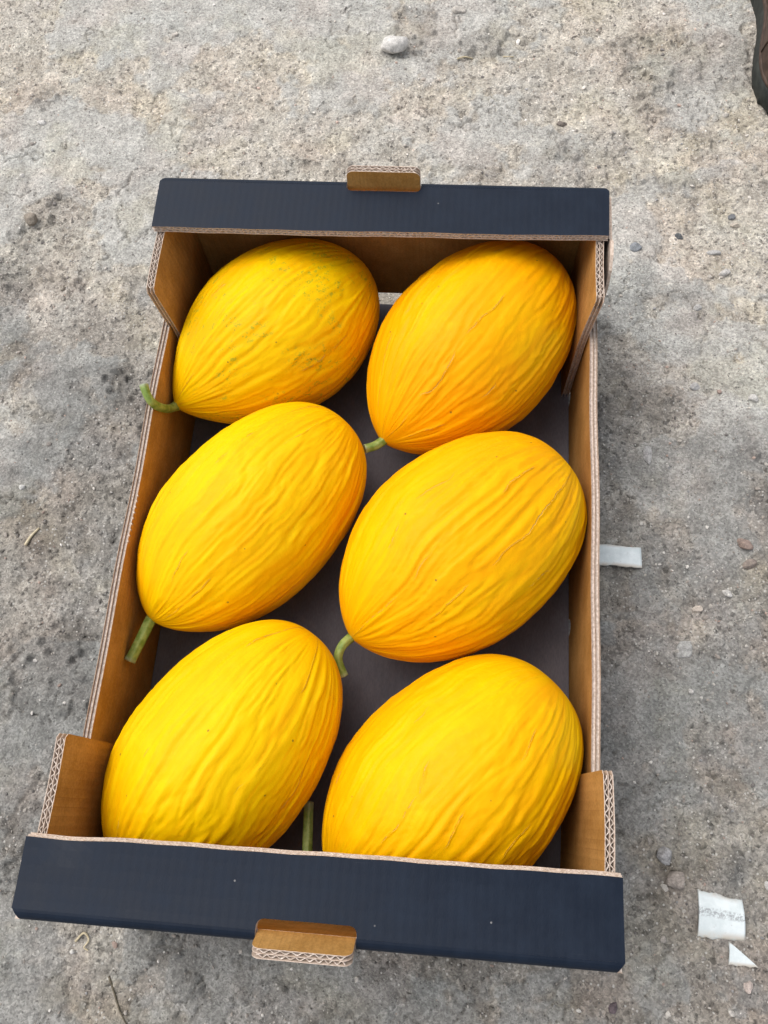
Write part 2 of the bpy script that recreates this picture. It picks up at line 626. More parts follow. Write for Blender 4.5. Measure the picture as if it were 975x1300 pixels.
# shelves folded in over both ends, the fold, and the standing tab
for sy, xa, xb, depth, ia, ib in ((1, -.0300, .0362, .0128, .2490, .2525), (-1, -.0360, .0300, .0140, .2545, .2500)):
    yo = HY - TB                              # the fold starts here
    zc = HS - TB
    c = .0045
    r = .005
    yn = HY - depth
    # |y| outline, mirrored with sy
    P = [(-HX + .001, ia), (HX - .001, ib), (HX, yo), (xb, yo)]
    P += [(xb, yn + r)] + arc(xb - r, yn + r, r, 0, -90)[1:] + arc(xa + r, yn + r, r, -90, -180) + [(xa, yo), (-HX, yo)]
    C = [(u * .998, v if v > ia + .02 else v + .0165) for u, v in P]
    P = [(u, sy * v) for u, v in P]
    C = [(u, sy * v) for u, v in C]

    def sw(q, sy=sy):
        r_ = q.copy()
        k = (HY - abs(q.y)) / .055
        r_.z += -.0010 * k * (1 - (q.x / HX) ** 2) + .0003 * math.sin(31 * q.x + sy) * k
        r_.y += k * .0002 * math.sin(47 * q.x) + k * .0002 * math.sin(140 * q.x + 1)
        if sy < 0:
            r_.z += .0030 * k * k
            r_.y += .34 * (HS - q.z) * min(1., max(0., (k - .55) / .4))
            g = math.exp(-((q.x + .172) / .016) ** 2) * max(0, k - .7) / .3
            r_.z -= .0014 * g
            r_.y -= .0016 * g
        return r_
    shelf = board('top_shelf', box, P, C, (0, 0, zc), (1, 0, 0), (0, 1, 0), (0, 0, 1),
                  strips=[((-HX + .001, sy * ia, 0), (HX - .001, sy * ib, 0), (0, sy, 0))], warp=sw, cut=.011)
    # rounded fold along the outer top edge, left and right of the tab
    bm = bmesh.new()
    lay = bm.verts.layers.float_vector.new('sheet')
    for x0, x1, ch0, ch1 in ((-HX, xa, 1, 0), (xb, HX, 0, 1)):
        rows = []
        for i in range(9):
            x = x0 + (x1 - x0) * i / 8
            if ch0 and i == 0: x += .0005
            rr = []
            for a in range(7):
                th = math.radians(90 * a / 6)
                k = 1.0
                xx = x
                if (ch0 and i == 0): xx = x + .0046 * math.sin(th)
                if (ch1 and i == 8): xx = x - .0046 * math.sin(th)
                v = bm.verts.new((xx, sy * (yo + TB * math.sin(th)), zc + TB * math.cos(th)))
                v[lay] = Vector((xx, sy * yo, 0))
                rr.append(v)
            cen = bm.verts.new((x, sy * (yo + .0001), zc))
            rr.append(cen)
            rows.append(rr)
        for i in range(8):
            for a in range(6):
                bm.faces.new((rows[i][a], rows[i + 1][a], rows[i + 1][a + 1], rows[i][a + 1]))
        for rr in (rows[0], rows[-1]):
            f = bm.faces.new(rr)
            f.material_index = 1
    bmesh.ops.recalc_face_normals(bm, faces=bm.faces[:])
    link_bm('fold', bm, [NAVY, EDGE], shelf, smooth=False)
    # tab: continues the end wall upward through the cut-out of the shelf
    tilt = math.radians(2 if sy > 0 else 21)
    ht = .0225 if sy > 0 else .0230
    Vd = Vector((0, sy * math.sin(tilt), math.cos(tilt)))
    Nd = Vector((0, sy * math.cos(tilt), -math.sin(tilt)))
    rt = .006
    xa2, xb2 = xa + .0008, xb - .0008
    T = [(xa2, .0002), (xb2, .0002), (xb2, ht - rt)] + arc(xb2 - rt, ht - rt, rt, 0, 90)[1:] + arc(xa2 + rt, ht - rt, rt, 90, 180) + [(xa2, ht - rt)][:0]
    TC = [(u * .97 + .03 * (xa2 + xb2) / 2, min(v, ht - .0075)) for u, v in T]
    TC = [(xa2 + .003, .0002), (xb2 - .003, .0002), (xb2 - .003, ht - .0165), (xa2 + .003, ht - .0165)]
    board('handle_tab', box, T, TC, (0, sy * (HY - TB), zc + .0002), (1, 0, 0), Vd, Nd,
          strips=[((xa2 + rt * .6, ht, 0), (xb2 - rt * .6, ht, 0), (0, -1, 0))])

# small tuck tongue showing outside the far right corner
bm = bmesh.new()
bm.verts.layers.float_vector.new('sheet')
prism(bm, [(.248, HS - .002), (.236, HS - .004), (.226, HS - .012), (.221, HS - .024), (.219, HS - .05), (.26, HS - .055), (.2995, HS - .05), (.2995, HS - TB - .001), (.256, HS - TB - .001)],
      0, .0026, 2, 1, 2, lambda u, v, n: Vector((HX + .0006 + n, u, v)), 'sheet')
bmesh.ops.recalc_face_normals(bm, faces=bm.faces[:])
link_bm('tuck_tongue', bm, [KRAFT, NAVY, EDGE], box)


# ------------------------------------------------------------------ melons
def melon_mat(name, seed, orange, freckle):
    t = NT(name)
    A = t.attr('skin', 'Vector')
    P = t.coord('Object')
    ofs = t.n.new('ShaderNodeVectorMath')
    ofs.operation = 'ADD'
    t.l.new(A, ofs.inputs[0])
    ofs.inputs[1].default_value = (seed * 7.3, seed * 3.1, seed * 5.7)
    A = ofs.outputs[0]
    long1 = t.noise(t.scaled(A, (5, 5, .8)), 1, 4, .55, dist=.3)
    long2 = t.noise(t.scaled(A, (17, 17, 2.2)), 1, 3, .6, dist=.3)
    patch = t.noise(t.scaled(A, (1.1, 1.1, .9)), 1, 2)
    fine = t.noise(P, 420, 3, .6)
    mid = t.noise(P, 60, 4, .6)
    c = t.mix(t.ramp(t.math('ADD', t.math('MULTIPLY', long1, .6), t.math('MULTIPLY', patch, .5)), .40 - orange * .12, .74 - orange * .12),
              (.84, .530 - .110 * orange, .0005), (.85, .425 - .100 * orange, .0005))
    c = t.mix(t.math('MULTIPLY', t.ramp(long2, .50, .68), .45), c, (.87, .41 - .08 * orange, .0006))
    c = t.mix(t.math('MULTIPLY', t.ramp(mid, .55, .75), .25), c, (.91, .61 - .10 * orange, .002))
    # greener blush by the blossom end
    # corky hairlines running lengthwise
    raw = t.sep(t.attr('skin', 'Vector'))
    ang = t.math('MULTIPLY', t.math('ARCTAN2', raw[1], raw[0]), 13 / (2 * math.pi))
    ph = t.math('ADD', ang, t.math('MULTIPLY', t.noise(t.scaled(A, (1.5, 1.5, 1.6)), 1, 1), .8))
    ph = t.math('ADD', ph, t.math('MULTIPLY', t.noise(t.scaled(A, (1.5, 1.5, 11)), 1, 2), .09))
    lid = t.math('FLOOR', ph)
    ck = t.math('ABSOLUTE', t.math('SUBTRACT', t.math('FRACT', ph), .5))
    cmb = t.n.new('ShaderNodeCombineXYZ')
    t.l.new(t.math('MULTIPLY', lid, 5.37), cmb.inputs[0])
    t.l.new(raw[2], cmb.inputs[1])
    cmb.inputs[2].default_value = seed * 2.7
    seg = t.ramp(t.noise(cmb.outputs[0], 1.6, 1), .56, .64)
    wob = t.noise(P, 170, 3, .6)
    msk = t.math('MULTIPLY', seg, t.ramp(wob, .38, .52))
    cork = t.math('MULTIPLY', t.ramp(ck, .004, .011, 1, 0), msk)
    rim = t.math('MULTIPLY', t.ramp(ck, .010, .06, 1, 0), seg)
    c = t.mix(t.math('MULTIPLY', rim, .35), c, (.68, .30, .002))
    c = t.mix(t.math('MULTIPLY', cork, .75), c, (.56, .36, .10))
    # specks
    vd = t.voro(P, 70, 'Distance')
    vc = t.sep(t.voro(P, 70, 'Color'))
    sp = t.math('MULTIPLY', t.ramp(vd, .05, .09, 1, 0), t.ramp(vc[0], .84, .87))
    c = t.mix(t.math('MULTIPLY', sp, .8), c, (.20, .13, .02))
    vd2 = t.voro(t.scaled(P, (1, 1, 1)), 17, 'Distance')
    vc2 = t.sep(t.voro(P, 17, 'Color'))
    nick = t.math('MULTIPLY', t.ramp(t.math('ADD', vd2, t.math('MULTIPLY', t.noise(P, 300, 3), .12)), .085, .115, 1, 0), t.ramp(vc2[1], .86, .88))
    c = t.mix(t.math('MULTIPLY', nick, .85), c, (.11, .075, .02))
    if freckle > 0:
        fz = t.math('MULTIPLY', t.ramp(t.noise(t.scaled(A, (14, 14, 9)), 1, 5, .75), .50, .60), t.ramp(t.noise(t.scaled(A, (1.5, 1.5, 1.7)), 1, 2), .42, .54))
        fz = t.math('MULTIPLY', fz, t.ramp(t.noise(P, 260, 3, .7), .42, .58))
        c = t.mix(t.math('MULTIPLY', fz, .75 * freckle), c, (.33, .36, .02))
    nrm = t.bump(fine, .00035, .45)
    nrm = t.bump(t.math('SUBTRACT', cork, rim), .0007, .6, nrm)
    return t.done(c, t.ramp(fine, .3, .7, .44, .56), nrm, spec=.09)


def stem_mat():
    t = NT('melon_stem')
    s = t.attr('along', 'Fac')
    P = t.coord('Object')
    n = t.noise(t.scaled(P, (1, 1, 1)), 160, 4)
    c = t.mix(t.ramp(n, .3, .7), (.135, .215, .030), (.30, .38, .11))
    c = t.mix(t.ramp(s, 0, .30, 1, 0), c, (.42, .38, .02))
    c = t.mix(t.ramp(s, .93, .99), c, (.30, .36, .20))
    return t.done(c, .5, t.bump(n, .0008, .5), spec=.4)


STEM = stem_mat()
NU, NV = 210, 320


def melon(label, seed, x, y, yaw, pit, a1, a2, R, Q1, Q2, orange, freckle, stem, rs, roll):
    th = np.linspace(0, 2 * np.pi, NV, endpoint=False)
    u = np.linspace(.012, np.pi - .004, NU)
    s = -np.cos(u)
    prof = np.where(s < 0, np.maximum(1 - s * s, 0) ** Q1, np.maximum(1 - s * s, 0) ** Q2)
    ax = np.where(s < 0, s * a1, s * a2)
    # little collar where the stem sits
    S, TH = np.meshgrid(s, th, indexing='ij')
    sd_ = seed * 3 + 1
    tw = TH + roll + .09 * (vnoise3(np.cos(TH) * 1.2, np.sin(TH) * 1.2, S * 2.0, sd_) - .5) + .060 * (vnoise3(np.cos(TH) * 4, np.sin(TH) * 4, S * 5, sd_ + 1) - .5) + .10 * S
    c, q = np.cos(tw), np.sin(tw)
    n1 = vnoise3(c * 6.8, q * 6.8, S * .8 + 3, sd_ + 2)
    n2 = vnoise3(c * 13.5, q * 13.5, S * 1.5, sd_ + 3)
    n3 = vnoise3(c * 24., q * 24., S * 3.6, sd_ + 4)
    v3 = np.exp(-((n3 - .5) / .10) ** 2)
    v1 = np.exp(-((n1 - .5) / .075) ** 2)
    v2 = np.exp(-((n2 - .5) / .10) ** 2) * sstep(.30, .65, vnoise3(c * 2, q * 2, S * 2.2, sd_ + 5))
    fade = sstep(1.0, .80, S) * .92 + .08
    tip = sstep(-1.0, -.90, S)
    pat = vnoise3(c * 1.5, q * 1.5, S * 2, sd_ + 6)
    v2 = np.exp(-((n2 - .5) / .085) ** 2) * sstep(.15, .50, vnoise3(c * 2, q * 2, S * 2.2, sd_ + 5))
    d = -.00062 * v1 * (.25 + pat) - .00082 * v2 - .00050 * v3 * (.3 + pat) + .0008 * (n1 - .5) + .0015 * (n2 - .5) + .0007 * (n3 - .5)
    d = d + .0005 * (vnoise3(c * 16, q * 16, S * 18, sd_ + 8) - .5)
    big = .012 * (vnoise3(c * .8, q * .8, S * .9, sd_ + 7) - .5)
    rr = R * prof[:, None] * (1 + .35 * big / R * 2) + d * fade * (.25 + .75 * tip) * np.clip(prof[:, None] * 2.2, 0, 1) * 1.15
    rr = np.maximum(rr, .0006)
    Lp = np.stack([np.repeat(ax[:, None], NV, 1), rr * np.cos(TH), rr * np.sin(TH)], -1).reshape(-1, 3)
    Rm = np.array((Matrix.Rotation(yaw, 3, 'Z') @ Matrix.Rotation(-pit, 3, 'Y')))
    W = Lp @ Rm.T
    zb = TB + .0006
    W[:, 2] += zb - W[:, 2].min()
    tipz = W[0:NV, 2].mean()
    root = empty('melon', (x, y, zb))
    tag(root, label, 'melon', 'six yellow melons in the box')
    W[:, 2] -= zb
    idx = np.arange(NU * NV).reshape(NU, NV)
    nxt = np.roll(idx, -1, 1)
    F = np.stack([idx[:-1], nxt[:-1], nxt[1:], idx[1:]], -1).reshape(-1, 4)[:, ::-1]
    # closing discs
    p0, p1 = len(W), len(W) + 1
    W = np.vstack([W, W[:NV].mean(0), W[-NV:].mean(0)])
    cap0 = np.stack([np.full(NV, p0), idx[0], nxt[0], nxt[0]], -1)
    cap1 = np.stack([np.full(NV, p1), nxt[-1], idx[-1], idx[-1]], -1)
    me = bpy.data.meshes.new('rind')
    faces = F.tolist() + [t_[:3] for t_ in cap0.tolist()] + [t_[:3] for t_ in cap1.tolist()]
    me.from_pydata(W.tolist(), [], faces)
    me.polygons.foreach_set('use_smooth', np.ones(len(faces), dtype=bool))
    skin = np.stack([np.cos(tw), np.sin(tw), S * 1.5], -1).reshape(-1, 3)
    skin = np.vstack([skin, skin[0], skin[-1]])
    a = me.attributes.new('skin', 'FLOAT_VECTOR', 'POINT')
    a.data.foreach_set('vector', skin.astype(np.float32).ravel())
    me.materials.append(melon_mat('melon_rind', seed, orange, freckle))
    o = bpy.data.objects.new('rind', me)
    COL.objects.link(o)
    o.parent = root
    # stem: a bent tapered tube, world points given relative to the tip of the rind
    dirv = Rm @ np.array([1., 0, 0])
    tip_w = np.array([x, y, tipz]) + Rm @ np.array([ax[0], 0, 0]) * np.array([1, 1, 0])
    pts = [tip_w + dirv * .012, tip_w + dirv * .002] + [np.array(p) for p in stem]
    P = catmull(pts, 10)
    tube('stem', P, rs, root, (x, y, zb))
    return root


def catmull(pts, n):
    pts = [np.array(p, float) for p in pts]
    pts = [2 * pts[0] - pts[1]] + pts + [2 * pts[-1] - pts[-2]]
    out = []
    for i in range(1, len(pts) - 2):
        p0, p1, p2, p3 = pts[i - 1:i + 3]
        for k in range(n):
            t = k / n
            out.append(.5 * ((2 * p1) + (p2 - p0) * t + (2 * p0 - 5 * p1 + 4 * p2 - p3) * t * t + (3 * p1 - 3 * p2 + p3 - p0) * t ** 3))
    out.append(pts[-2])
    return np.array(out)


def tube(name, P, r, parent, org, m=20, mat=None, ridged=True):
    n = len(P)
    V, AL = [], []
    up = Vector((0, 0, 1))
    prevN = None
    for i in range(n):
        T = Vector(P[min(i + 1, n - 1)] - P[max(i - 1, 0)]).normalized()
        N = (up - T * up.dot(T)) if prevN is None else (prevN - T * prevN.dot(T))
        if N.length < 1e-4: N = Vector((1, 0, 0))
        N.normalize()
        prevN = N
        B = T.cross(N)
        f = i / (n - 1)
        rad = r * (2.15 - 3.5 * f if f < .25 else 1.275 - .20 * (f - .25)) if ridged else r * (1 - .4 * f)
        if ridged and f > .95: rad *= 1.06
        for k in range(m):
            a = 2 * math.pi * k / m
            rk = rad * (1 + (.09 * math.cos(5 * a + 2 * f) + .03 * math.sin(9 * a + 11 * f) if ridged else 0))
            V.append(Vector(P[i]) + (N * math.cos(a) + B * math.sin(a)) * rk - Vector(org))
            AL.append(f)
    V = [tuple(v) for v in V]
    faces = [(i * m + k, i * m + (k + 1) % m, (i + 1) * m + (k + 1) % m, (i + 1) * m + k) for i in range(n - 1) for k in range(m)]
    faces.append(tuple(range(m))[::-1])
    faces.append(tuple((n - 1) * m + k for k in range(m)))
    me = bpy.data.meshes.new(name)
    me.from_pydata(V, [], faces)
    me.polygons.foreach_set('use_smooth', [True] * (len(faces) - 2) + [False] * 2)
    a = me.attributes.new('along', 'FLOAT', 'POINT')
    a.data.foreach_set('value', AL)
    me.materials.append(mat or STEM)
    o = bpy.data.objects.new(name, me)
    COL.objects.link(o)
    o.parent = parent
    return o


melon('lemon yellow melon with green-grey freckles, its curled stem hooked over the left wall', 1,
      -.0970, .2085, .7472, .0086, .1230, .1080, .0785, .773, .504, .05, 1.0,
      [(-.1890, .1170, .096), (-.1895, .1072, .118), (-.1918, .1046, .133), (-.1953, .1096, .139), (-.1980, .1165, .142)], .0031, .3)
melon('deep golden melon in the far right corner of the box, under the shelf', 2,
      .0870, .1935, .9094, .0248, .1220, .1215, .0832, .691, .478, .70, 0,
      [(.0058, .0925, .088), (-.0036, .0878, .090)], .0034, 1.1)
melon('yellow melon in the middle of the left row with a straight grey-green stem', 3,
      -.1000, .0173, .8883, .0456, .1237, .1219, .0783, .620, .435, .12, .12,
      [(-.1800, -.0935, .085), (-.1885, -.1165, .083)], .0039, 2.2)
melon('large golden melon in the middle of the right row with a bent stem', 4,
      .0842, -.0042, .7530, .0576, .1175, .1209, .0850, .625, .425, .55, 0,
      [(-.0080, -.0935, .090), (-.0105, -.1045, .086), (-.0050, -.1165, .080)], .0031, 3.7)
melon('lemon yellow wrinkled melon in the near left corner, its stem end hidden by the shelf', 5,
      -.1030, -.1940, .9826, .0557, .1067, .1295, .0797, .658, .450, .05, .0,
      [(-.1720, -.2890, .074), (-.1780, -.2920, .062)], .0042, 4.6)
melon('golden melon in the near right corner of the box, long stem trailing down', 6,
      .0868, -.1995, .8330, .0622, .1185, .1171, .0828, .610, .410, .40, 0,
      [(-.0060, -.2925, .082), (-.0180, -.2820, .074), (-.0225, -.2600, .070), (-.0245, -.2390, .067), (-.0265, -.2180, .064)], .0034, 5.4)


# ------------------------------------------------------------------ stones
def stone_mat():
    t = NT('stone')
    oi = t.n.new('ShaderNodeObjectInfo')
    P = t.coord('Object')
    n = t.noise(P, 160, 5, .65)
    n2 = t.noise(P, 700, 3, .6)
    c = t.mix(1.0, oi.outputs['Color'], t.ramp(n, .3, .7, .72, 1.2), 'MULTIPLY')
    c = t.mix(1.0, c, t.ramp(n2, .3, .7, .85, 1.15), 'MULTIPLY')
    return t.done(c, .88, t.bump(t.math('ADD', n, t.math('MULTIPLY', n2, .5)), .0015, .8), spec=.25)


STONE = stone_mat()


def pebble(label, x, y, sx, sy, sz, col, rz=0., sink=.35, seed=0, facets=11, name='pebble', cat='pebble', group='loose pebbles on the dirt'):
    bm = bmesh.new()
    bmesh.ops.create_icosphere(bm, subdivisions=3, radius=1)
    rnd = random.Random(seed * 31 + 5)
    planes = []
    for k in range(facets):
        d = Vector((rnd.gauss(0, 1), rnd.gauss(0, 1), rnd.gauss(0, .8) + .2)).normalized()
        planes.append((d, rnd.uniform(.50, .84)))
    for v in bm.verts:
        p = v.co.copy()
        for d, c in planes:
            e = p.dot(d) - c
            if e > 0: p -= d * e * .9
        nn = float(vnoise3(np.array([p.x * 1.7]), np.array([p.y * 1.7]), np.array([p.z * 1.7]), seed)[0]) - .5
        nf = float(vnoise3(np.array([p.x * 5]), np.array([p.y * 5]), np.array([p.z * 5]), seed + 1)[0]) - .5
        p *= 1 + .30 * nn + .09 * nf
        v.co = Vector((p.x * sx * .9, p.y * sy * .9, p.z * sz))
    z = gh(x, y)
    o = link_bm(name, bm, [STONE], None, (x, y, z + sz * (1 - 2 * sink) * .8), smooth=True)
    o.rotation_euler = (rnd.uniform(-.15, .15), rnd.uniform(-.15, .15), rz)
    o.color = (*[min(.75, c_ * 1.22) for c_ in col], 1)
    tag(o, label, cat, group)
    return o


PB = [
    ('large pale grey rounded stone lying beyond the far shelf of the box', -.021, .671, .0205, .0165, .0135, (.52, .50, .47), .3, .18),
    ('round brown-grey clod at the left edge, level with the far shelf', -.426, .397, .0095, .0090, .0075, (.25, .215, .175), 0, .3),
    ('flat pale stone at the top edge right of the large grey stone', .059, .738, .0125, .010, .004, (.40, .37, .33), .2, .4),
    ('flat dark brown pebble beyond the far right of the box', .185, .560, .0088, .0052, .0035, (.17, .145, .125), -.1, .35),
    ('small dark slate-grey pebble to the right of the far right corner', .315, .403, .0058, .0055, .004, (.12, .125, .128), 0, .4),
    ('flat blue-grey wedge of stone just right of the far right corner', .266, .385, .0095, .0080, .003, (.19, .20, .21), .5, .5),
    ('pale oval pebble right of the slate-grey pebble', .350, .382, .0085, .0045, .0035, (.37, .36, .345), -.1, .45),
    ('knobbly white pebble below the pale oval pebble', .361, .357, .0078, .0062, .0042, (.44, .42, .395), .4, .35),
    ('rounded grey-white pebble at right, level with the second row of melons', .322, .214, .0062, .0060, .0046, (.36, .35, .34), 0, .3),
    ('small grey pebble at right, level with the far corner flap', .329, .310, .0056, .0050, .0035, (.34, .33, .315), 0, .4),
    ('angular white chip near the right edge, below the far right melon', .378, .203, .0072, .0055, .0035, (.52, .50, .47), -.7, .3),
    ('upper grey stone of the pair near the near right corner', .272, -.239, .0100, .0086, .0075, (.30, .29, .285), -.6, .12),
    ('lower brown-grey three-sided stone of the pair near the near right corner', .282, -.257, .0112, .0095, .0078, (.27, .235, .205), .3, .12),
    ('pinkish beige pebble below the triangular white shard', .337, -.332, .0042, .0062, .0038, (.44, .37, .33), .1, .3),
    ('tiny pale pebble at the bottom right edge of the picture', .322, -.352, .0034, .0038, .003, (.46, .43, .39), .6, .3),
    ('pale chip at the right edge, above the square white shard', .361, -.255, .0058, .0050, .0034, (.46, .44, .42), .4, .35),
    ('dark blue-grey slab cut by the right edge of the picture', .372, -.188, .0130, .0115, .0045, (.095, .115, .155), .5, .45),
    ('reddish brown lump near the right edge, level with the middle melons', .360, .046, .0098, .0080, .0055, (.25, .19, .16), -.4, .35),
    ('brown-grey lump touching the reddish brown lump from below', .364, .026, .0090, .0060, .0040, (.21, .175, .15), .4, .4),
    ('pale flat pebble left of the boot, near the top right', .375, .575, .0058, .0046, .003, (.44, .41, .365), .3, .35),
    ('pale beige pebble below the toe of the boot', .414, .551, .0075, .0055, .0036, (.44, .41, .36), -.2, .35),
    ('long flat grey stone sunk in the dirt by the right wall', .272, .136, .0060, .0150, .0022, (.31, .30, .29), -.15, .5),
    ('white chip in the dirt near the top left corner', -.446, .545, .0078, .0048, .003, (.56, .54, .51), .2, .3),
    ('white chip at the left edge, level with the middle left melon', -.362, .066, .0052, .0045, .003, (.54, .53, .50), .4, .3),
    ('upper brown pebble of the pair left of the far left flap', -.371, .309, .0050, .0042, .0038, (.27, .24, .20), 0, .3),
    ('lower pale round pebble of the pair left of the far left flap', -.368, .296, .0042, .0042, .0038, (.38, .345, .30), 0, .25),
    ('dark grey pebble touching a beige one near the right edge', .374, .433, .0062, .0045, .0035, (.15, .155, .16), .1, .35),
    ('beige pebble just below the dark grey one near the right edge', .376, .421, .0068, .0040, .0035, (.42, .37, .31), -.1, .3),
    ('small white chip right of the large pale grey stone', .102, .592, .0042, .0034, .003, (.55, .53, .49), .5, .3),
    ('triangular pale flake lying right of the near right wall', .300, -.060, .0095, .0150, .0018, (.29, .285, .27), -.4, .5),
    ('pale grey block by the right wall above the near right flap', .219, -.085, .0042, .0040, .003, (.42, .40, .375), .2, .3),
    ('white splinter right of the curved white shard', .341, -.003, .0070, .0036, .0025, (.47, .45, .42), -.3, .3),
    ('beige chip left of and below the white splinter', .314, -.020, .0062, .0052, .003, (.46, .40, .34), .2, .35),
    ('small round white pebble right of the near right melon', .302, -.098, .0034, .0032, .003, (.48, .46, .43), 0, .25),
    ('white chip above the far left corner of the box, beside dark crumbs', -.275, .440, .0042, .0034, .003, (.55, .52, .47), .4, .3),
    ('small pale pebble at the top left, among crumbs', -.304, .694, .0052, .0036, .003, (.50, .46, .41), .7, .3),
    ('grey lump wedged against the right wall above the curved shard', .214, .049, .0110, .0060, .0050, (.20, .185, .172), .5, .35),
    ('small plum-coloured pebble at the bottom edge below the near shelf', .229, -.356, .0048, .0062, .0028, (.115, .09, .095), -.2, .4),
    ('pale pebble on the dirt below the near shelf', .020, -.353, .0034, .0034, .003, (.46, .43, .39), 0, .3),
    ('small white pebble left of the tab below the near shelf', -.225, -.352, .0030, .0028, .003, (.55, .53, .49), 0, .25),
]
for i, (lab, x, y, a, b, c, col, rz, sk) in enumerate(PB):
    pebble(lab, x, y, a, b, c, col, rz, sk, seed=i + 2)

# ------------------------------------------------------------------ grit: uncountable small stones, one mesh
def grit():
    r = np.random.default_rng(23)
    N = 38000
    gx, gy = r.uniform(-.60, .50, N), r.uniform(-.44, .80, N)
    _, pl, cl_, _ = ground_fields(gx, gy)
    dens = .22 + .30 * (1 - pl) + .60 * cl_ + .35 * sstep(.18, .3, gx)
    out = np.maximum(np.abs(gx) - HX, np.abs(gy) - HY) > .003
    keep = (r.random(N) < dens) & out
    gx, gy, cl_ = gx[keep], gy[keep], cl_[keep]
    n = len(gx)
    bm = bmesh.new()
    bmesh.ops.create_icosphere(bm, subdivisions=1, radius=1)
    bv = np.array([v.co for v in bm.verts])
    bf = np.array([[v.index for v in f.verts] for f in bm.faces])
    bm.free()
    size = np.clip(np.exp(r.normal(-7.35, .50, n)), .0003, .0036)
    hz = ground_fields(gx, gy)[0]
    dirs = r.normal(size=(n, 3, 3))
    q, _ = np.linalg.qr(dirs)
    sc = np.stack([r.uniform(.7, 1.4, n), r.uniform(.7, 1.2, n), r.uniform(.45, .9, n)], -1)
    V = bv[None] * (1 + r.uniform(-.28, .28, (n, len(bv), 1)))
    V = V * sc[:, None, :]
    V = np.einsum('nij,nkj->nki', q, V)
    V[..., 2] *= .75
    V = V * size[:, None, None] + np.stack([gx, gy, hz + size * .35], -1)[:, None, :]
    pal = np.array([(.33, .30, .265), (.27, .24, .21), (.21, .19, .17), (.42, .39, .35), (.56, .53, .49), (.13, .12, .112), (.33, .25, .21), (.25, .245, .24)])
    w = np.array([.26, .2, .14, .14, .08, .06, .06, .06])
    ci = r.choice(8, n, p=w)
    dk = (r.random(n) < cl_ * .6)
    ci[dk] = r.choice([1, 2, 5], dk.sum())
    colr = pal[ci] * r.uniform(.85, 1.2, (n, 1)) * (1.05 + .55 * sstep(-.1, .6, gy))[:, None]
    colr = np.repeat(np.concatenate([colr, np.ones((n, 1))], 1)[:, None], len(bv), 1)
    F = (bf[None] + (np.arange(n) * len(bv))[:, None, None]).reshape(-1, 3)
    t = NT('grit_stone')
    P = t.coord('Object')
    nn = t.noise(P, 900, 3)
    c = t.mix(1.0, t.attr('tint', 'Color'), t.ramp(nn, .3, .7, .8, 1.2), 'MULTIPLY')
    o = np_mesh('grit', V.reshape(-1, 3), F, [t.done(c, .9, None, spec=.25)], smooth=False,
                attrs={'tint': ('FLOAT_COLOR', colr)})
    tag(o, 'fine grit and crumbs scattered over the packed dirt', 'grit', kind='stuff')


grit()


# ------------------------------------------------------------------ white shards of plastic pipe
def shard_mat(ink):
    t = NT('weathered_white_plastic')
    P = t.coord('Object')
    uv = t.attr('sheet', 'Vector')
    s = t.sep(uv)
    n = t.noise(P, 90, 4, .6)
    c = t.mix(t.ramp(n, .3, .7), (.60, .66, .66), (.74, .79, .79))
    # rows of worn grey print across the middle, earth stains at the long edges
    band = t.math('MULTIPLY', t.ramp(t.math('ABSOLUTE', t.math('SUBTRACT', s[1], .56)), .05, .13, 1, 0), t.ramp(t.noise(P, 520, 4, .75), .46, .56))
    c = t.mix(t.math('MULTIPLY', band, ink), c, (.25, .26, .27))
    st = t.math('MULTIPLY', t.ramp(s[1], .22, .02), t.ramp(n, .25, .6))
    c = t.mix(t.math('MULTIPLY', st, .75), c, (.50, .42, .32))
    st2 = t.math('MULTIPLY', t.ramp(s[1], .86, .99), t.ramp(n, .35, .6))
    c = t.mix(t.math('MULTIPLY', st2, .55), c, (.42, .34, .26))
    dirt = t.ramp(t.noise(P, 240, 4, .7), .60, .72)
    c = t.mix(t.math('MULTIPLY', dirt, .45), c, (.34, .31, .28))
    return t.done(c, .5, t.bump(n, .0006, .4), spec=.4)


SHARD, SHARD_INK = shard_mat(.08), shard_mat(.75)


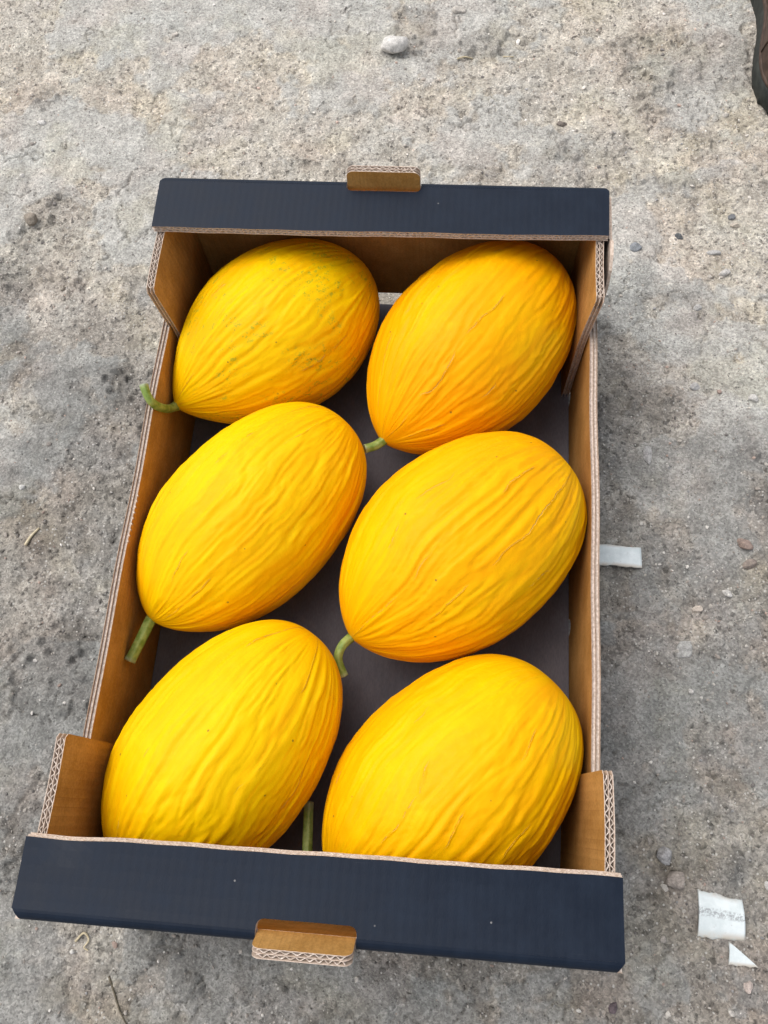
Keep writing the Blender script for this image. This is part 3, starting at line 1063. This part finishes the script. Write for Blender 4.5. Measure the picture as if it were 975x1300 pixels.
def shard(label, corners, rise, axis, zbase, seed, nu=22, nv=18, th=.0019):
    """curved piece of pipe wall: four plan corners (a,b,c,d), arched across 'u' or 'v'"""
    rnd = random.Random(seed)
    a, b, c, d = [Vector((*p, 0)) for p in corners]
    cen = (a + b + c + d) / 4
    bm = bmesh.new()
    lay = bm.verts.layers.float_vector.new('sheet')
    rag = [rnd.uniform(-1, 1) for _ in range(nu + 1)]
    rag2 = [rnd.uniform(-1, 1) for _ in range(nu + 1)]
    G = []
    for side in (0, 1):
        g = []
        for j in range(nv + 1):
            row = []
            for i in range(nu + 1):
                u, v = i / nu, j / nv
                vv = v
                if j == 0: vv += .018 * rag[i] + .02 * math.sin(i * .7)
                if j == nv: vv -= .022 * abs(rag2[i]) + .02 * math.sin(i * .5)
                p = (a * (1 - u) + b * u) * (1 - vv) + (d * (1 - u) + c * u) * vv
                w = 2 * (v if axis == 'v' else u) - 1
                z = zbase + rise * (1 - w * w) + (0 if side else -th)
                q = bm.verts.new((p.x - cen.x, p.y - cen.y, z))
                q[lay] = Vector((u, v, 0))
                row.append(q)
            g.append(row)
        G.append(g)
    for j in range(nv):
        for i in range(nu):
            bm.faces.new((G[1][j][i], G[1][j][i + 1], G[1][j + 1][i + 1], G[1][j + 1][i]))
            bm.faces.new((G[0][j][i], G[0][j + 1][i], G[0][j + 1][i + 1], G[0][j][i + 1]))
    for i in range(nu):
        for j, s in ((0, 1), (nv, -1)):
            f = [G[0][j][i], G[0][j][i + 1], G[1][j][i + 1], G[1][j][i]]
            bm.faces.new(f[::s])
    for j in range(nv):
        for i, s in ((0, -1), (nu, 1)):
            f = [G[0][j][i], G[0][j + 1][i], G[1][j + 1][i], G[1][j][i]]
            bm.faces.new(f[::s])
    bmesh.ops.remove_doubles(bm, verts=bm.verts[:], dist=1e-6)
    bmesh.ops.recalc_face_normals(bm, faces=bm.faces[:])
    o = link_bm('plastic_shard', bm, [SHARD_INK if seed == 2 else SHARD], None, (cen.x, cen.y, gh(cen.x, cen.y)), smooth=False)
    o.data.polygons.foreach_set('use_smooth', [abs(p.normal.z) > .5 for p in o.data.polygons])
    tag(o, label, 'shard', 'white plastic pipe shards on the dirt')
    return o


shard('curved white plastic shard sticking out from beside the right wall of the box',
      [(.206, .0165), (.2625, .0160), (.2620, .0365), (.206, .0370)], .0040, 'u', .0026, 1)
shard('square curved white plastic shard with worn grey marks at lower right',
      [(.2990, -.2990), (.3370, -.2990), (.3370, -.2680), (.3010, -.2620)], .0042, 'v', .0022, 2)
shard('small triangular white plastic shard just below the square one',
      [(.3220, -.3170), (.3460, -.3175), (.3240, -.3005), (.3235, -.3000)], .0018, 'v', .0030, 3)


# ------------------------------------------------------------------ straws, twig, dry curl
def plain(name, c0, c1, sc, rough=.75):
    t = NT(name)
    P = t.coord('Object')
    n = t.noise(P, sc, 4, .6)
    return t.done(t.mix(t.ramp(n, .3, .7), c0, c1), rough, t.bump(n, .0006, .5), spec=.3)


STRAW = plain('dry_straw', (.42, .35, .22), (.60, .52, .36), 300)
TWIG = plain('dry_twig', (.085, .072, .05), (.16, .135, .095), 300)


def sprig(name, label, pts, r, mat, cat, group=None, lift=.0012):
    w = [(x, y, gh(x, y) + lift) for x, y in pts]
    org = w[0]
    P = catmull(w, 6)
    o = tube(name, P, r, None, org, m=8, mat=mat, ridged=False)
    o.location = org
    tag(o, label, cat, group)
    return o


sprig('straw', 'pale straw lying right of the large pale grey stone', [(.058, .657), (.067, .660), (.077, .661)], .0011, STRAW, 'straw', 'bits of straw')
sprig('straw', 'short pale straw near the top, right of the longer one', [(.114, .664), (.127, .664)], .0009, STRAW, 'straw', 'bits of straw')
sprig('straw', 'white flattened straw at the left edge beside the left wall', [(-.345, .004), (-.341, .014), (-.335, .023)], .0018, STRAW, 'straw', 'bits of straw')
sprig('twig', 'thin dark twig on the dirt below the near shelf', [(-.190, -.368), (-.183, -.381), (-.176, -.392), (-.168, -.402)], .0010, TWIG, 'twig')
sprig('dry_curl', 'dry yellowish plant curl at the foot of the near shelf', [(-.223, -.344), (-.217, -.337), (-.212, -.342), (-.215, -.348), (-.211, -.350)], .0010, STRAW, 'plant curl', lift=.002)


# ------------------------------------------------------------------ boot at the top right edge
def boot():
    LEA = plain('brown_leather', (.040, .024, .017), (.095, .060, .044), 90, .55)
    SOL = plain('dark_rubber', (.018, .020, .018), (.040, .044, .038), 120, .7)
    LACE = plain('lace_cord', (.05, .04, .03), (.09, .075, .06), 300, .8)
    ox, oy = .4515, .566
    root = empty('work_boot', (ox, oy, 0))
    tag(root, 'worn brown leather boot with dark rubber sole at the top right edge', 'boot')
    LS = np.array([0, .004, .013, .026, .046, .076, .108, .146, .18, .22, .26, .28, .290])
    WL = np.array([.004, .020, .032, .042, .049, .049, .042, .031, .033, .036, .034, .024, .006])
    z0 = gh(ox, oy + .05) - .0015

    def outline(k=1.0, n=44):
        s = .29 * (1 - np.cos(np.linspace(0, math.pi, n))) / 2
        w = np.interp(s, LS, WL) * k
        w = np.convolve(np.pad(w, 2, mode='edge'), np.ones(5) / 5, 'valid')
        c = .004 * np.sin(s / .29 * 6)
        L = [(-a + cc, q) for a, q, cc in zip(w, s, c)]
        Rr = [(a + cc, q) for a, q, cc in zip(w, s, c)]
        return L + Rr[::-1]

    def loft(name, rings, mat, parent, cap=True):
        bm = bmesh.new()
        rs = [[bm.verts.new(p) for p in r] for r in rings]
        n = len(rs[0])
        for a, b in zip(rs[:-1], rs[1:]):
            for i in range(n):
                bm.faces.new((a[i], a[(i + 1) % n], b[(i + 1) % n], b[i]))
        if cap:
            bm.faces.new(rs[0][::-1])
            bm.faces.new(rs[-1])
        bmesh.ops.recalc_face_normals(bm, faces=bm.faces[:])
        return link_bm(name, bm, [mat], parent, smooth=True)

    ol = outline()
    mid = .14
    ring = lambda k, z, lift=0: [(x * k, mid + (y - mid) * (1 - (1 - k) * .35), z0 + z) for x, y in ol]
    sole = loft('sole', [ring(.90, .0), ring(.97, .003), ring(1.0, .010), ring(1.0, .018), ring(.975, .024), ring(.93, .026)], SOL, root)
    # tread lugs round the rim
    for i in range(6, 38, 3):
        x, y = ol[i]
        bm = bmesh.new()
        bmesh.ops.create_cube(bm, size=1)
        for v in bm.verts:
            v.co = Vector((x + .0040 + v.co.x * .006, y + v.co.y * .0075, z0 + .0062 + v.co.z * .011))
        bmesh.ops.bevel(bm, geom=bm.edges[:], offset=.0012, segments=2, affect='EDGES')
        link_bm('lug', bm, [SOL], sole, smooth=True)
    loft('welt', [ring(.965, .0262), ring(.975, .028), ring(.955, .031), ring(.91, .0315)], LEA, root)
    # upper: dome-shaped cross-sections from toe to heel
    bm = bmesh.new()
    rows = []
    ss = np.concatenate([[.003], np.linspace(.008, .284, 40), [.288]])
    HS_ = np.interp(ss, [0, .01, .03, .06, .10, .14, .18, .29], [.010, .026, .040, .047, .058, .078, .098, .098])
    for s_, hh in zip(ss, HS_):
        w = float(np.interp(s_, LS, WL)) * .93
        c = .004 * math.sin(s_ / .29 * 6)
        rows.append([bm.verts.new((c - w * math.copysign(abs(math.cos(a)) ** .75, math.cos(a)), s_, z0 + .031 + hh * abs(math.sin(a)) ** .8 + .0012 * math.sin(s_ * 190) * math.sin(a) * (1 if .05 < s_ < .13 else 0)))
                     for a in np.linspace(0, math.pi, 25)])
    for a, b in zip(rows[:-1], rows[1:]):
        for i in range(24):
            bm.faces.new((a[i], a[i + 1], b[i + 1], b[i]))
    bm.faces.new(rows[0])
    bm.faces.new(rows[-1][::-1])
    bmesh.ops.recalc_face_normals(bm, faces=bm.faces[:])
    link_bm('upper', bm, [LEA], root, smooth=True)
    # seam of the toe cap
    P = [np.array((.004 * math.sin(.074 / .29 * 6) - .93 * .049 * math.copysign(abs(math.cos(a)) ** .75, math.cos(a)), .074 - .012 * math.sin(a), z0 + .0325 + .050 * abs(math.sin(a)) ** .8)) for a in np.linspace(0, math.pi, 15)]
    tube('toe_seam', np.array(P), .0014, root, (0, 0, 0), m=8, mat=LEA, ridged=False)
    # shaft
    rg = []
    for z, k in ((.10, 1.0), (.125, .98), (.15, 1.0), (.172, 1.05), (.176, 1.05), (.176, .97), (.13, .90)):
        rg.append([(.037 * k * math.cos(a), .215 + (.068 * k) * math.sin(a), z0 + z) for a in np.linspace(0, 2 * math.pi, 32, endpoint=False)])
    loft('shaft', rg, LEA, root, cap=True)
    for k in range(4):
        y = .115 + .014 * k
        zt = z0 + .031 + float(np.interp(y, [.10, .14, .18], [.058, .078, .098])) + .0015
        P = catmull([(-.020, y, zt - .008), (-.008, y + .003, zt), (.008, y - .002, zt + .0005), (.021, y, zt - .008)], 5)
        tube('lace', P, .0022, root, (0, 0, 0), m=8, mat=LACE, ridged=False)


boot()

scene.render.engine = 'CYCLES'
scene.cycles.max_bounces = 5
scene.cycles.diffuse_bounces = 3
scene.cycles.glossy_bounces = 2
scene.cycles.caustics_reflective = False
scene.cycles.caustics_refractive = False
scene.render.resolution_x = 768
scene.render.resolution_y = 1024
